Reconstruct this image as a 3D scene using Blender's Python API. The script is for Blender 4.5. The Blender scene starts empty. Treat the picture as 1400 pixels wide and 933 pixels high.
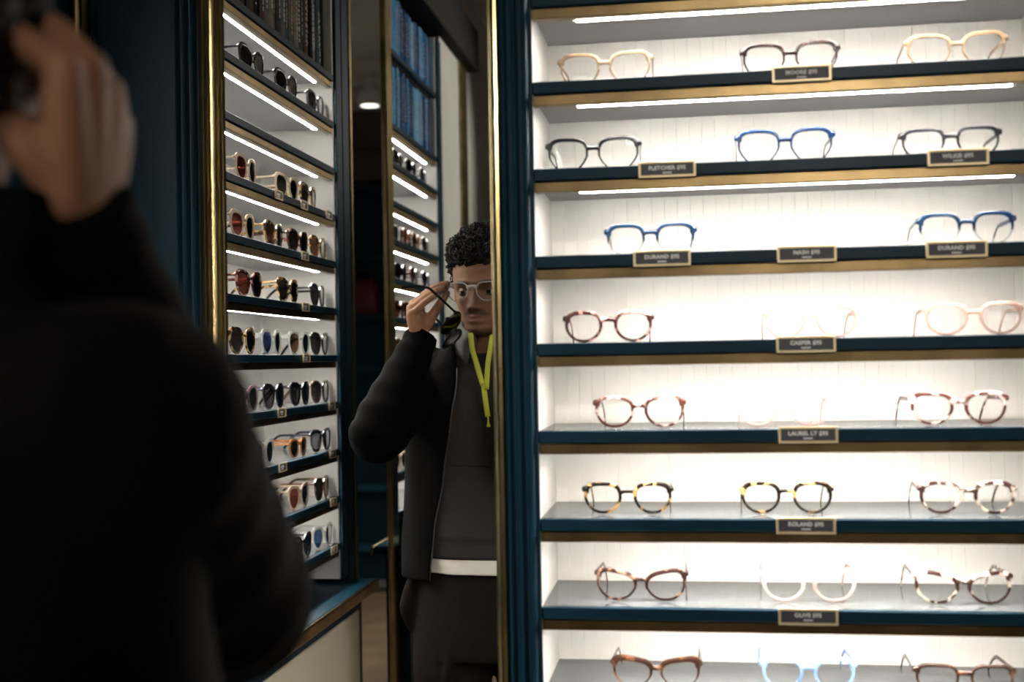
import bpy, bmesh, math, random
from mathutils import Vector, Matrix, noise as mnoise
random.seed(7)
R = math.radians
scn = bpy.context.scene
col = scn.collection
EYE = 1.45                                   # camera height; world X right, Y towards the mirror wall, Z up

# ------------------------------------------------------------------ camera, world, exposure
cd = bpy.data.cameras.new('camera'); cam = bpy.data.objects.new('camera', cd); col.objects.link(cam)
yaw, pitch, roll = -0.148592, 0.016921, -0.017955
fwd = Vector((math.sin(yaw)*math.cos(pitch), math.cos(yaw)*math.cos(pitch), math.sin(pitch)))
rgt = Vector((math.cos(yaw), -math.sin(yaw), 0)); up = rgt.cross(fwd)
r2 = rgt*math.cos(roll) + up*math.sin(roll); u2 = up*math.cos(roll) - rgt*math.sin(roll)
m = Matrix((r2, u2, -fwd)).transposed().to_4x4(); m.translation = (0, 0, EYE)
cam.matrix_world = m
cd.sensor_fit = 'HORIZONTAL'; cd.sensor_width = 36; cd.lens = 1618.38/1400*36; cd.clip_start = .02
cd.dof.use_dof = True; cd.dof.focus_distance = 2.4; cd.dof.aperture_fstop = 3.2; cd.dof.aperture_blades = 0
scn.camera = cam
w = bpy.data.worlds.new('world'); scn.world = w; w.use_nodes = True
w.node_tree.nodes['Background'].inputs[0].default_value = (.9, .95, 1, 1)
w.node_tree.nodes['Background'].inputs[1].default_value = .02
scn.view_settings.view_transform = 'Standard'; scn.view_settings.look = 'None'
scn.view_settings.gamma = 1; scn.view_settings.use_curve_mapping = False
scn.view_settings.exposure = 0.0
scn.cycles.max_bounces = 10; scn.cycles.transparent_max_bounces = 24; scn.cycles.glossy_bounces = 6
scn.cycles.use_denoising = True
scn.cycles.caustics_reflective = True
LED_POWER = 190.0
SPOT_POWER = 220.0

# ------------------------------------------------------------------ materials
MATS = {}
def lin(c):
    return tuple(((v/255)/12.92 if v/255 <= .04045 else ((v/255+.055)/1.055)**2.4) for v in c)
def mat(name, base, rough=.5, metal=0., spec=.5, coat=0., noise=None, bump=None, sheen=0.):
    """noise=(scale, amount, detail) varies the colour; bump=(scale, strength)"""
    if name in MATS: return MATS[name]
    m = bpy.data.materials.new(name); m.use_nodes = True; nt = m.node_tree; b = nt.nodes['Principled BSDF']
    b.inputs['Base Color'].default_value = (*base, 1); b.inputs['Roughness'].default_value = rough
    b.inputs['Metallic'].default_value = metal; b.inputs['Specular IOR Level'].default_value = spec
    b.inputs['Coat Weight'].default_value = coat; b.inputs['Sheen Weight'].default_value = sheen
    if noise or bump:
        tc = nt.nodes.new('ShaderNodeTexCoord')
    if noise:
        n = nt.nodes.new('ShaderNodeTexNoise'); n.inputs['Scale'].default_value = noise[0]; n.inputs['Detail'].default_value = noise[2]
        r = nt.nodes.new('ShaderNodeValToRGB')
        r.color_ramp.elements[0].position = .3; r.color_ramp.elements[1].position = .7
        r.color_ramp.elements[0].color = (*[max(0, v*(1-noise[1])) for v in base], 1)
        r.color_ramp.elements[1].color = (*[min(1, v*(1+noise[1])) for v in base], 1)
        nt.links.new(tc.outputs['Object'], n.inputs['Vector']); nt.links.new(n.outputs['Fac'], r.inputs['Fac'])
        nt.links.new(r.outputs['Color'], b.inputs['Base Color'])
    if bump:
        n2 = nt.nodes.new('ShaderNodeTexNoise'); n2.inputs['Scale'].default_value = bump[0]; n2.inputs['Detail'].default_value = 4
        bp = nt.nodes.new('ShaderNodeBump'); bp.inputs['Strength'].default_value = bump[1]; bp.inputs['Distance'].default_value = .002
        nt.links.new(tc.outputs['Object'], n2.inputs['Vector']); nt.links.new(n2.outputs['Fac'], bp.inputs['Height'])
        nt.links.new(bp.outputs['Normal'], b.inputs['Normal'])
    MATS[name] = m; return m
def emit(name, c, s):
    if name in MATS: return MATS[name]
    m = bpy.data.materials.new(name); m.use_nodes = True; nt = m.node_tree; nt.nodes.clear()
    e = nt.nodes.new('ShaderNodeEmission'); e.inputs[0].default_value = (*c, 1); e.inputs[1].default_value = s
    o = nt.nodes.new('ShaderNodeOutputMaterial'); nt.links.new(e.outputs[0], o.inputs[0]); MATS[name] = m; return m
def lens_mat(name, tint, ior=1.5):
    if name in MATS: return MATS[name]
    m = bpy.data.materials.new(name); m.use_nodes = True; nt = m.node_tree; nt.nodes.clear()
    t = nt.nodes.new('ShaderNodeBsdfTransparent'); t.inputs[0].default_value = (*tint, 1)
    g = nt.nodes.new('ShaderNodeBsdfGlossy'); g.inputs['Roughness'].default_value = .02
    f = nt.nodes.new('ShaderNodeFresnel'); f.inputs[0].default_value = ior
    x = nt.nodes.new('ShaderNodeMixShader'); o = nt.nodes.new('ShaderNodeOutputMaterial')
    nt.links.new(f.outputs[0], x.inputs[0]); nt.links.new(t.outputs[0], x.inputs[1]); nt.links.new(g.outputs[0], x.inputs[2])
    nt.links.new(x.outputs[0], o.inputs[0]); MATS[name] = m; return m
def acetate(name, c1, c2=None, clear=0., scale=75., thr=.5, fade=None, rough=.18):
    """Frame plastic: c1 blotched with c2; clear = share of light let through; fade=(z0,z1) turns c1 into clear below z0."""
    if name in MATS: return MATS[name]
    m = bpy.data.materials.new(name); m.use_nodes = True; nt = m.node_tree; b = nt.nodes['Principled BSDF']
    b.inputs['Roughness'].default_value = rough; b.inputs['Base Color'].default_value = (*c1, 1); b.inputs['Specular IOR Level'].default_value = .5
    tc = nt.nodes.new('ShaderNodeTexCoord'); out = nt.nodes['Material Output']
    if c2:
        oi = nt.nodes.new('ShaderNodeObjectInfo')
        va = nt.nodes.new('ShaderNodeVectorMath'); va.operation = 'ADD'
        vs = nt.nodes.new('ShaderNodeVectorMath'); vs.operation = 'SCALE'; vs.inputs[3].default_value = 3.0
        nt.links.new(oi.outputs['Location'], vs.inputs[0])
        nt.links.new(tc.outputs['Object'], va.inputs[0]); nt.links.new(vs.outputs[0], va.inputs[1])
        n = nt.nodes.new('ShaderNodeTexNoise'); n.inputs['Scale'].default_value = scale; n.inputs['Detail'].default_value = 1.5
        r = nt.nodes.new('ShaderNodeValToRGB'); e = r.color_ramp.elements
        e[0].position = thr-.035; e[1].position = thr+.035; e[0].color = (*c1, 1); e[1].color = (*c2, 1)
        nt.links.new(va.outputs[0], n.inputs['Vector']); nt.links.new(n.outputs['Fac'], r.inputs['Fac']); nt.links.new(r.outputs['Color'], b.inputs['Base Color'])
    if clear or fade:
        t = nt.nodes.new('ShaderNodeBsdfTransparent'); t.inputs[0].default_value = (*[min(1, .55+.5*v) for v in c1], 1) if not fade else (.93, .95, .97, 1)
        x = nt.nodes.new('ShaderNodeMixShader'); x.inputs[0].default_value = clear
        if fade:
            sp = nt.nodes.new('ShaderNodeSeparateXYZ'); mr = nt.nodes.new('ShaderNodeMapRange')
            mr.inputs[1].default_value = fade[0]; mr.inputs[2].default_value = fade[1]; mr.inputs[3].default_value = .86; mr.inputs[4].default_value = 0
            nt.links.new(tc.outputs['Object'], sp.inputs[0]); nt.links.new(sp.outputs[2], mr.inputs[0]); nt.links.new(mr.outputs[0], x.inputs[0])
        nt.links.new(b.outputs[0], x.inputs[1]); nt.links.new(t.outputs[0], x.inputs[2]); nt.links.new(x.outputs[0], out.inputs[0])
    MATS[name] = m; return m

NAVY = mat('navy_paint', (.0068, .031, .052), .36, spec=.12, noise=(9, .12, 3))
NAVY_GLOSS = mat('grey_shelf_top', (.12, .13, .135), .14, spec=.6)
WHITE = mat('cabinet_white', (.80, .785, .75), .45)
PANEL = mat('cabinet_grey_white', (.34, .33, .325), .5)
BRASS = mat('brass', (.54, .43, .21), .24, 1.0, noise=(14, .28, 5), bump=(30, .08))
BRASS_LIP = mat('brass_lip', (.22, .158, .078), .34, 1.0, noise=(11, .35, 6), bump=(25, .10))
BRASS_PALE = mat('brass_pale', (.86, .72, .45), .38, .35)
LED = emit('led_strip', (1, .945, .87), LED_POWER)
MIRROR = mat('mirror_silver', (.90, .91, .90), .0, 1.0)
PLASTER = mat('wall_plaster', (.60, .61, .58), .8, noise=(6, .05, 4))
CEIL = mat('ceiling_paint', (.62, .60, .58), .8, noise=(2.2, .35, 5))
DARK = mat('soffit_dark', (.030, .031, .028), .8, spec=.1)
SLATE = mat('label_slate', (.055, .06, .075), .5)
LETTER = mat('label_lettering', (.92, .92, .93), .6)
CREAM = mat('cream_panel', (.66, .60, .46), .5)

# ------------------------------------------------------------------ mesh helpers
def link(o, parent=None):
    col.objects.link(o)
    if parent: o.parent = parent
    return o
def tag(o, label=None, cat=None, group=None, kind=None):
    if label: o['label'] = label
    if cat: o['category'] = cat
    if group: o['group'] = group
    if kind: o['kind'] = kind
    return o
def empty(name, loc=(0, 0, 0), rz=0., parent=None):
    o = bpy.data.objects.new(name, None); o.empty_display_size = .05; o.location = loc; o.rotation_euler = (0, 0, rz); return link(o, parent)
def meshobj(name, verts, faces, mt, parent=None, smooth=False):
    me = bpy.data.meshes.new(name); me.from_pydata([tuple(v) for v in verts], [], faces); me.validate()
    me.materials.append(mt)
    if smooth:
        for p in me.polygons: p.use_smooth = True
    return link(bpy.data.objects.new(name, me), parent)
def bmobj(name, bm, mt, parent=None, smooth=False, auto=None):
    bmesh.ops.recalc_face_normals(bm, faces=bm.faces)
    me = bpy.data.meshes.new(name); bm.to_mesh(me); bm.free(); me.materials.append(mt)
    if smooth or auto:
        for p in me.polygons: p.use_smooth = True
    if auto: me.set_sharp_from_angle(angle=R(auto))
    return link(bpy.data.objects.new(name, me), parent)
def bm_box(bm, lo, hi, bev=0.):
    r = bmesh.ops.create_cube(bm, size=1); vs = r['verts']
    for v in vs:
        v.co = Vector([lo[i] + (v.co[i]+.5)*(hi[i]-lo[i]) for i in range(3)])
    if bev:
        es = list({e for v in vs for e in v.link_edges})
        bmesh.ops.bevel(bm, geom=es, offset=bev, segments=1, affect='EDGES')
def box(name, lo, hi, mt, parent=None, bev=0.):
    lo2 = [min(a, b) for a, b in zip(lo, hi)]; hi2 = [max(a, b) for a, b in zip(lo, hi)]
    bm = bmesh.new(); bm_box(bm, lo2, hi2, bev); return bmobj(name, bm, mt, parent)
def extrude_profile(name, prof, z0, z1, mt, parent=None, smooth=None):
    """closed xy polygon pulled from z0 to z1"""
    n = len(prof); bm = bmesh.new()
    a = [bm.verts.new((x, y, z0)) for x, y in prof]; b = [bm.verts.new((x, y, z1)) for x, y in prof]
    for i in range(n): bm.faces.new((a[i], a[(i+1) % n], b[(i+1) % n], b[i]))
    bm.faces.new(a[::-1]); bm.faces.new(b)
    return bmobj(name, bm, mt, parent, auto=smooth)
def bm_tube(bm, pts, rads, seg=10, closed=False, cap=True, flat=None):
    """round (or flattened) tube through points; rads float or (ra, rb)"""
    pts = [Vector(p) for p in pts]; n = len(pts); rings = []
    up0 = Vector((0, 0, 1)); prev = None
    for i, p in enumerate(pts):
        if closed: t = (pts[(i+1) % n]-pts[i-1]).normalized()
        else: t = (pts[min(i+1, n-1)]-pts[max(i-1, 0)]).normalized()
        if prev is None:
            u = (flat if flat else (up0 if abs(t.z) < .9 else Vector((0, 1, 0))))
            u = Vector(u)
        else: u = prev
        u = (u - t*u.dot(t)).normalized(); v = t.cross(u); prev = u
        r = rads[i] if isinstance(rads, (list, tuple)) and not (len(rads) == 2 and n != 2 and not isinstance(rads[0], (list, tuple))) else rads
        ra, rb = (r if isinstance(r, (list, tuple)) else (r, r))
        rings.append([bm.verts.new(p + u*ra*math.cos(2*math.pi*k/seg) + v*rb*math.sin(2*math.pi*k/seg)) for k in range(seg)])
    m = n if closed else n-1
    for i in range(m):
        A, B = rings[i], rings[(i+1) % n]
        for k in range(seg): bm.faces.new((A[k], A[(k+1) % seg], B[(k+1) % seg], B[k]))
    if cap and not closed: bm.faces.new(rings[0][::-1]); bm.faces.new(rings[-1])
def capsule_path(pts, rads, sub=5):
    """smooth a chain and add rounded ends -> dense points and radii"""
    P = [Vector(p) for p in pts]; n = len(P); oP, oR = [], []
    for i in range(n-1):
        p0, p1, p2, p3 = P[max(i-1, 0)], P[i], P[i+1], P[min(i+2, n-1)]
        for s in range(sub):
            t = s/sub
            q = .5*((2*p1)+(p2-p0)*t+(2*p0-5*p1+4*p2-p3)*t*t+(3*p1-p0-3*p2+p3)*t**3)
            oP.append(q); oR.append(rads[i]*(1-t)+rads[i+1]*t)
    oP.append(P[-1]); oR.append(rads[-1])
    a = (oP[0]-oP[1]).normalized(); b = (oP[-1]-oP[-2]).normalized()
    hp, hr, tp, tr = [], [], [], []
    for k in (.97, .8, .5):
        hp.append(oP[0]+a*oR[0]*k); hr.append(oR[0]*math.sqrt(max(.02, 1-k*k)))
    for k in (.5, .8, .97):
        tp.append(oP[-1]+b*oR[-1]*k); tr.append(oR[-1]*math.sqrt(max(.02, 1-k*k)))
    return hp+oP+tp, hr+oR+tr
def limb(bm, pts, rads, seg=14, sub=5):
    p, r = capsule_path(pts, rads, sub); bm_tube(bm, p, r, seg)
def loft(bm, rings, caps=True, closed=True):
    vr = [[bm.verts.new(p) for p in r] for r in rings]
    for A, B in zip(vr, vr[1:]):
        n = len(A)
        for k in range(n if closed else n-1): bm.faces.new((A[k], A[(k+1) % n], B[(k+1) % n], B[k]))
    if caps and closed: bm.faces.new(vr[0][::-1]); bm.faces.new(vr[-1])
    return vr
def evaluated(name, bm, mods, mt, parent=None):
    """run modifiers on a bmesh and keep the result as a plain mesh"""
    me = bpy.data.meshes.new('tmp'); bm.to_mesh(me); bm.free(); o = bpy.data.objects.new('tmp', me); col.objects.link(o)
    for typ, kw in mods:
        md = o.modifiers.new(typ, typ)
        for k, v in kw.items(): setattr(md, k, v)
    dg = bpy.context.evaluated_depsgraph_get(); dg.update()
    nm = bpy.data.meshes.new_from_object(o.evaluated_get(dg)); nm.name = name
    bpy.data.objects.remove(o); bpy.data.meshes.remove(me)
    nm.materials.clear(); nm.materials.append(mt)
    for p in nm.polygons: p.use_smooth = True
    return link(bpy.data.objects.new(name, nm), parent)
def copy_tree(o, parent=None):
    c = o.copy(); link(c, parent)
    for ch in list(o.children): copy_tree(ch, c)
    return c

# ------------------------------------------------------------------ the room
FY = 1.73            # plane of the mirror wall's cabinet faces
MY = 1.745           # mirror glass
WX = -.958           # plane of the side wall's cabinet faces
DZ = .129
def ZS(k): return EYE + .4119 - DZ*k         # top of shelf k (0 = the highest eyeglass shelf in full view)
CEILZ = 3.10
fl = box('floor', (-1.4, -4.2, -.05), (3.0, 2.1, 0), mat('floor_wood', (.14, .095, .06), .5, noise=(5, .3, 4))); tag(fl, 'dark wooden shop floor', 'floor', kind='structure')
tag(box('ceiling', (-1.4, -4.2, CEILZ), (3.0, 2.1, CEILZ+.05), CEIL), 'mottled dark grey ceiling', 'ceiling', kind='structure')
tag(box('wall_front', (-1.4, 1.965, 0), (3.0, 2.1, CEILZ), NAVY), 'navy wall behind the eyeglass cabinet', 'wall', kind='structure')
tag(box('wall_back', (-1.4, -4.2, 0), (3.0, -4.0, CEILZ), mat('back_wall_grey', (.22, .20, .19), .8)), 'grey rear wall of the shop', 'wall', kind='structure')
tag(box('wall_right', (2.6, -4.0, 0), (3.0, 1.965, CEILZ), mat('right_wall', (.05, .055, .06), .7)), 'dark grey wall across the shop', 'wall', kind='structure')
wl = box('wall_left', (-1.4, -4.0, 0), (-1.19, 1.965, CEILZ), PLASTER); tag(wl, 'wall carrying the sunglasses cabinets', 'wall', kind='structure')
tag(box('wall_left_pier', (-1.19, -4.0, 0), (WX, -1.102, CEILZ), PLASTER), 'pale plastered pier beyond the blue books', 'wall', kind='structure')
tag(box('wall_left_corner', (-1.19, 1.145, 0), (WX, 1.74, CEILZ), NAVY), 'navy panel in the corner beside the dark panelling', 'wall', kind='structure')

# panelling on the mirror wall
def reeded(name, x0, x1, yb, yf, mt, n=3):
    """flat strips stepped between round reeds"""
    W = (x1-x0)/n; prof = [(x0, yb)]
    for i in range(n):
        a = x0+i*W
        prof += [(a, yf+.004), (a+W*.10, yf+.004), (a+W*.12, yf+.0005)]
        for j in range(7):
            t = j/6; prof.append((a+W*(.14+.50*t), yf-.0045*math.sin(math.pi*t)))
        prof += [(a+W*.68, yf+.0005), (a+W*.70, yf+.003), (a+W*.98, yf+.003)]
    prof += [(x1, yb)]
    return extrude_profile(name, prof, 0, CEILZ, mt, smooth=35)
tag(reeded('trim_1', -.2705, -.2217, FY+.1, FY-.006, NAVY), 'reeded navy pilaster between the tall mirror and eyeglass cabinet', 'trim', kind='structure')
tag(reeded('trim_2', -.779, -.7378, FY+.1, FY-.006, NAVY), 'reeded navy pilaster between the tall mirror and dark flat panel', 'trim', kind='structure')
tag(box('trim_3', (-.912, FY+.004, 0), (-.779, FY+.10, CEILZ), NAVY), 'flat navy panel beside the reeded pilaster', 'trim', kind='structure')
tag(box('trim_4', (-.9165, FY-.006, 0), (-.9095, FY+.10, CEILZ), NAVY, bev=.002), 'thin navy moulding beside the brass corner strip', 'trim', kind='structure')
tag(extrude_profile('trim_5', [(-.946, FY+.1), (-.946, FY-.004), (-.943, FY-.009), (-.938, FY-.010), (-.934, FY-.007), (-.931, FY-.012), (-.924, FY-.015), (-.919, FY-.010), (-.917, FY-.003), (-.917, FY+.1)], 0, CEILZ, BRASS, smooth=40),
    'moulded brass strip in the corner of the panelling', 'trim', kind='structure')
tag(box('trim_6', (WX, FY+.02, 0), (-.946, FY+.10, CEILZ), NAVY), 'narrow navy filler in the panelling corner', 'trim', kind='structure')
tag(box('wall_front_header', (-.737, FY, 2.72), (-.271, FY+.10, CEILZ), NAVY), 'navy header above the tall mirror', 'wall', kind='structure')

# the tall mirror with its brass frame
mir = empty('wall_mirror', (-.50, MY, .06)); tag(mir, 'tall mirror in a brass frame reflecting the man and sunglasses shelves', 'mirror')
def rel(o, root):      # give a world-built part to a root that has its own place
    o.parent = root; o.matrix_parent_inverse = Matrix.Translation(root.location).inverted() if root.rotation_euler.z == 0 else root.matrix_basis.inverted(); return o
x0, x1, z0, z1, bw, bd = -.7085, -.2865, .06, 2.72, .004, .0016
V = [(x0, MY+bd, z0), (x1, MY+bd, z0), (x1, MY+bd, z1), (x0, MY+bd, z1), (x0+bw, MY, z0+bw), (x1-bw, MY, z0+bw), (x1-bw, MY, z1-bw), (x0+bw, MY, z1-bw),
     (x0, MY+.006, z0), (x1, MY+.006, z0), (x1, MY+.006, z1), (x0, MY+.006, z1)]
rel(meshobj('mirror_glass', V, [(4, 5, 6, 7), (0, 1, 5, 4), (1, 2, 6, 5), (2, 3, 7, 6), (3, 0, 4, 7), (8, 9, 1, 0), (9, 10, 2, 1), (10, 11, 3, 2), (11, 8, 0, 3), (11, 10, 9, 8)], MIRROR), mir)
lp = [(-.7375, MY+.02), (-.7375, FY-.010), (-.733, FY-.014), (-.727, FY-.015), (-.7225, FY-.011), (-.7205, FY-.004), (-.718, FY-.004), (-.7145, FY-.003), (-.7115, FY+.004), (-.7095, FY+.006), (-.7085, MY+.001), (-.7085, MY+.02)]
rp = [(-.2710, MY+.02), (-.2710, FY-.010), (-.2725, FY-.013), (-.277, FY-.014), (-.2805, FY-.011), (-.2835, FY-.004), (-.2858, FY+.004), (-.2868, MY+.001), (-.2868, MY+.02)]
for prof in (lp, rp):
    for a, b in ((.02, EYE-.0125), (EYE-.0115, 2.72)):
        rel(extrude_profile('frame_strip', prof, a, b, BRASS, smooth=40), mir)
rel(box('backing_board', (-.7085, MY+.0065, .02), (-.2868, MY+.02, 2.72), DARK), mir)

# ------------------------------------------------------------------ cabinets
def shelf(cab, k, W, depth, led=(.064, .064), z=None, lit=True, lip=True):
    z = ZS(k) if z is None else z
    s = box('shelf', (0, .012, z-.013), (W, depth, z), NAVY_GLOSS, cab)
    box('shelf_nose', (0, 0, z-.0178), (W, .012, z), NAVY, s, bev=.0012)
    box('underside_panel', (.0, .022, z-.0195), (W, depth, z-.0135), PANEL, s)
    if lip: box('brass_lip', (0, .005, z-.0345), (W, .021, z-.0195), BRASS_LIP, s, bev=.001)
    if lit:
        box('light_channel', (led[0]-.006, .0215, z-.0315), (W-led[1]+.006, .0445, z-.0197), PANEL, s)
        box('light_strip', (led[0], .0290, z-.0332), (W-led[1], .0372, z-.0317), LED, s, bev=.0008)
    return s
def cabinet(label, loc, rz, W, ks, depth=.214, ztop=2.72, zbot=.9, boards=False, books=()):
    c = empty('display_cabinet', loc, rz); tag(c, label, 'cabinet', 'lit display cabinets')
    box('side_panel', (-.012, .004, zbot), (0, depth+.016, ztop), WHITE, c); box('side_panel', (W, .004, zbot), (W+.012, depth+.016, ztop), WHITE, c)
    if boards:
        n = 36; bwid = W/n
        bm = bmesh.new(); bm_box(bm, (.00005, depth, zbot), (bwid-.00005, depth+.012, ztop), .0005)
        first = bmobj('back_board', bm, WHITE, c)
        for i in range(1, n):
            o = first.copy(); link(o, c); o.location.x = i*bwid
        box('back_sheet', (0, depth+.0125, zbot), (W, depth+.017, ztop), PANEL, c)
    else:
        box('back_panel', (0, depth, zbot), (W, depth+.014, ztop), WHITE, c)
    for k in ks: shelf(c, k, W, depth, lit=not (not boards and k == 7))
    for z in books: shelf(c, 0, W, depth, z=z, lit=False, lip=False)
    return c
W1 = .7464
cabR = cabinet('tall navy cabinet of clear eyeglasses with lit white shelves', (-.2217, FY, 0), 0, W1, range(-3, 10), boards=True, zbot=.55)
YA0, WA = .339, .782
cabA = cabinet('lit navy cabinet of sunglasses below a row of black books', (WX, YA0, 0), R(90), WA, range(-3, 8), zbot=.86, books=(ZS(-3)+.25,))
YB0, WB = -1.0185, .718
cabB = cabinet('lit navy cabinet of sunglasses below two rows of blue books', (WX, YB0, 0), R(90), WB, range(-3, 8), zbot=.86, books=(ZS(-3)+.25,))
# side wall mouldings round the two sunglasses cabinets
for i, (ya, yb) in enumerate(((.276, .339-.012), (1.121+.012, 1.145), (-.3005+.012, -.290), (-1.102, -1.0185-.012))):
    tag(box('trim_%d' % (7+i), (-1.19, ya, .86), (WX+.004, yb, 2.72), NAVY, bev=.002), ['navy stile between the black books cabinet and the narrow mirror', 'navy stile beside the corner panel', 'slim navy stile beside the narrow mirror', 'navy stile at the plaster pier'][i], 'trim', kind='structure')
# narrow mirror on the side wall
pm = empty('wall_mirror', (WX, -.006, .10)); tag(pm, 'narrow brass-edged mirror between the two sunglasses cabinets', 'mirror')
rel(box('mirror_glass', (WX-.006, -.206, .10), (WX, .189, 2.72), MIRROR), pm)
rel(box('backing_board', (-1.19, -.284, .10), (WX-.0065, .270, 2.72), DARK), pm)
rel(box('frame_strip', (WX-.006, .189, .10), (WX+.010, .215, 2.72), BRASS, bev=.003), pm)
rel(box('frame_strip', (WX-.006, -.284, .10), (WX+.010, -.206, 2.72), BRASS, bev=.004), pm)
rel(box('frame_fillet', (WX-.006, .2155, .10), (WX+.006, .2755, 2.72), NAVY, bev=.002), pm)
# soffit and brass strip on the pier
tag(box('trim_11', (-1.19, -1.72, 2.745), (WX+.05, 1.74, 2.93), DARK, bev=.004), 'dark soffit above the sunglasses cabinets', 'trim', kind='structure')
tag(box('trim_12', (WX, -1.62, 0), (WX+.012, -1.487, 2.742), BRASS, bev=.004), 'brass strip on the pale plaster pier', 'trim', kind='structure')

# base cabinets with counters
def base(label, y0, y1, lab2):
    b = empty('base_cabinet', (WX, (y0+y1)/2, 0)); tag(b, label, 'cabinet', 'base cabinets below the sunglasses')
    rel(box('carcass', (-1.18, y0, .0), (WX+.04, y1, .818), NAVY, bev=.003), b)
    p = rel(box('front_panel', (WX+.04, y0+.055, .12), (WX+.048, y1-.055, .775), CREAM, bev=.002), b)
    rel(box('plinth', (WX+.04, y0, 0), (WX+.046, y1, .09), NAVY), b)
    t = empty('counter_top', (WX, (y0+y1)/2, .82)); tag(t, lab2, 'counter')
    rel(box('slab', (-1.17, y0-.004, .8205), (WX+.078, y1+.004, .850), NAVY, bev=.002), t)
    rel(box('brass_edge', (WX+.0785, y0-.004, .8215), (WX+.090, y1+.004, .851), BRASS, bev=.003), t)
base('navy base cabinet with cream front below the black books', .276, 1.140, 'navy counter with brass front edge below the black books cabinet')
base('navy base cabinet with cream front below the blue books', -1.10, -.292, 'navy counter with brass front edge below the blue books cabinet')
lb = empty('base_cabinet', (.15, FY, 0)); tag(lb, 'navy base cabinet under the eyeglass shelves', 'cabinet')
rel(box('carcass', (-.2217, FY+.01, 0), (.537, 1.96, .545), NAVY, bev=.003), lb)
for a in (0, 1): rel(box('door', (-.215+a*.378, FY-.008, .08), (.155+a*.378, FY+.009, .53), NAVY, bev=.003), lb)
tag(reeded('trim_13', .5365, .5853, FY+.1, FY-.006, NAVY), 'reeded navy pilaster at the far end of the eyeglass cabinet', 'trim', kind='structure')
tag(box('wall_front_side', (.5853, FY+.01, 0), (2.6, 1.965, CEILZ), NAVY), 'navy panelling past the eyeglass cabinet', 'wall', kind='structure')

# ------------------------------------------------------------------ eyeglasses and sunglasses
STYLES = {
 # a,b lens half sizes, n superellipse, taper below, cat lift, tr rim thickness, brow extra, bridge drop, gap between lenses
 'panto':  dict(a=.0248, b=.0200, n=2.45, taper=.18, cat=.0, tr=.0030, brow=.0024, keyhole=.002, gap=.0180),
 'big':    dict(a=.0272, b=.0222, n=2.7, taper=.30, cat=.001, tr=.0024, brow=.0024, keyhole=.000, gap=.0165),
 'rect':   dict(a=.0262, b=.0178, n=3.0, taper=.18, cat=.0, tr=.0028, brow=.0016, keyhole=.001, gap=.0175),
 'round':  dict(a=.0236, b=.0188, n=2.35, taper=.15, cat=.0, tr=.0043, brow=.0016, keyhole=.002, gap=.0185),
 'square': dict(a=.0250, b=.0190, n=2.7, taper=.22, cat=.001, tr=.0039, brow=.0016, keyhole=.001, gap=.0165),
 'cat':    dict(a=.0258, b=.0183, n=2.5, taper=.22, cat=.005, tr=.0037, brow=.0022, keyhole=.001, gap=.0135),
 'browl':  dict(a=.0255, b=.0175, n=2.8, taper=.24, cat=.003, tr=.0022, brow=.0050, keyhole=.000, gap=.0145),
 'sun':    dict(a=.0268, b=.0245, n=2.4, taper=.20, cat=.002, tr=.0038, brow=.0032, keyhole=.002, gap=.0160),
 'wire':   dict(a=.0245, b=.0205, n=2.3, taper=.14, cat=.0, tr=.0020, brow=.0010, keyhole=.003, gap=.0195),
}
def lens_outline(s, side, N, grow=0.):
    out = []; a, b = s['a']+grow, s['b']+grow; cx = side*(s['gap']/2+s['tr']+s['a'])
    for i in range(N):
        t = 2*math.pi*i/N; c, q = math.cos(t), math.sin(t)
        n = s['n']+.75 if q > 0 else s['n']-.25
        x = a*math.copysign(abs(c)**(2/n), c); z = b*math.copysign(abs(q)**(2/n), q)
        f = -z/b
        x *= 1 - s['taper']*max(0, f)*.9
        z += s['cat']*(x/a)*max(0, (z/b+.4)/1.4)
        out.append((cx+x*side, z))       # x grows outwards
    return out, cx
CURVE = .9                               # face wrap, metres per metre squared
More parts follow.
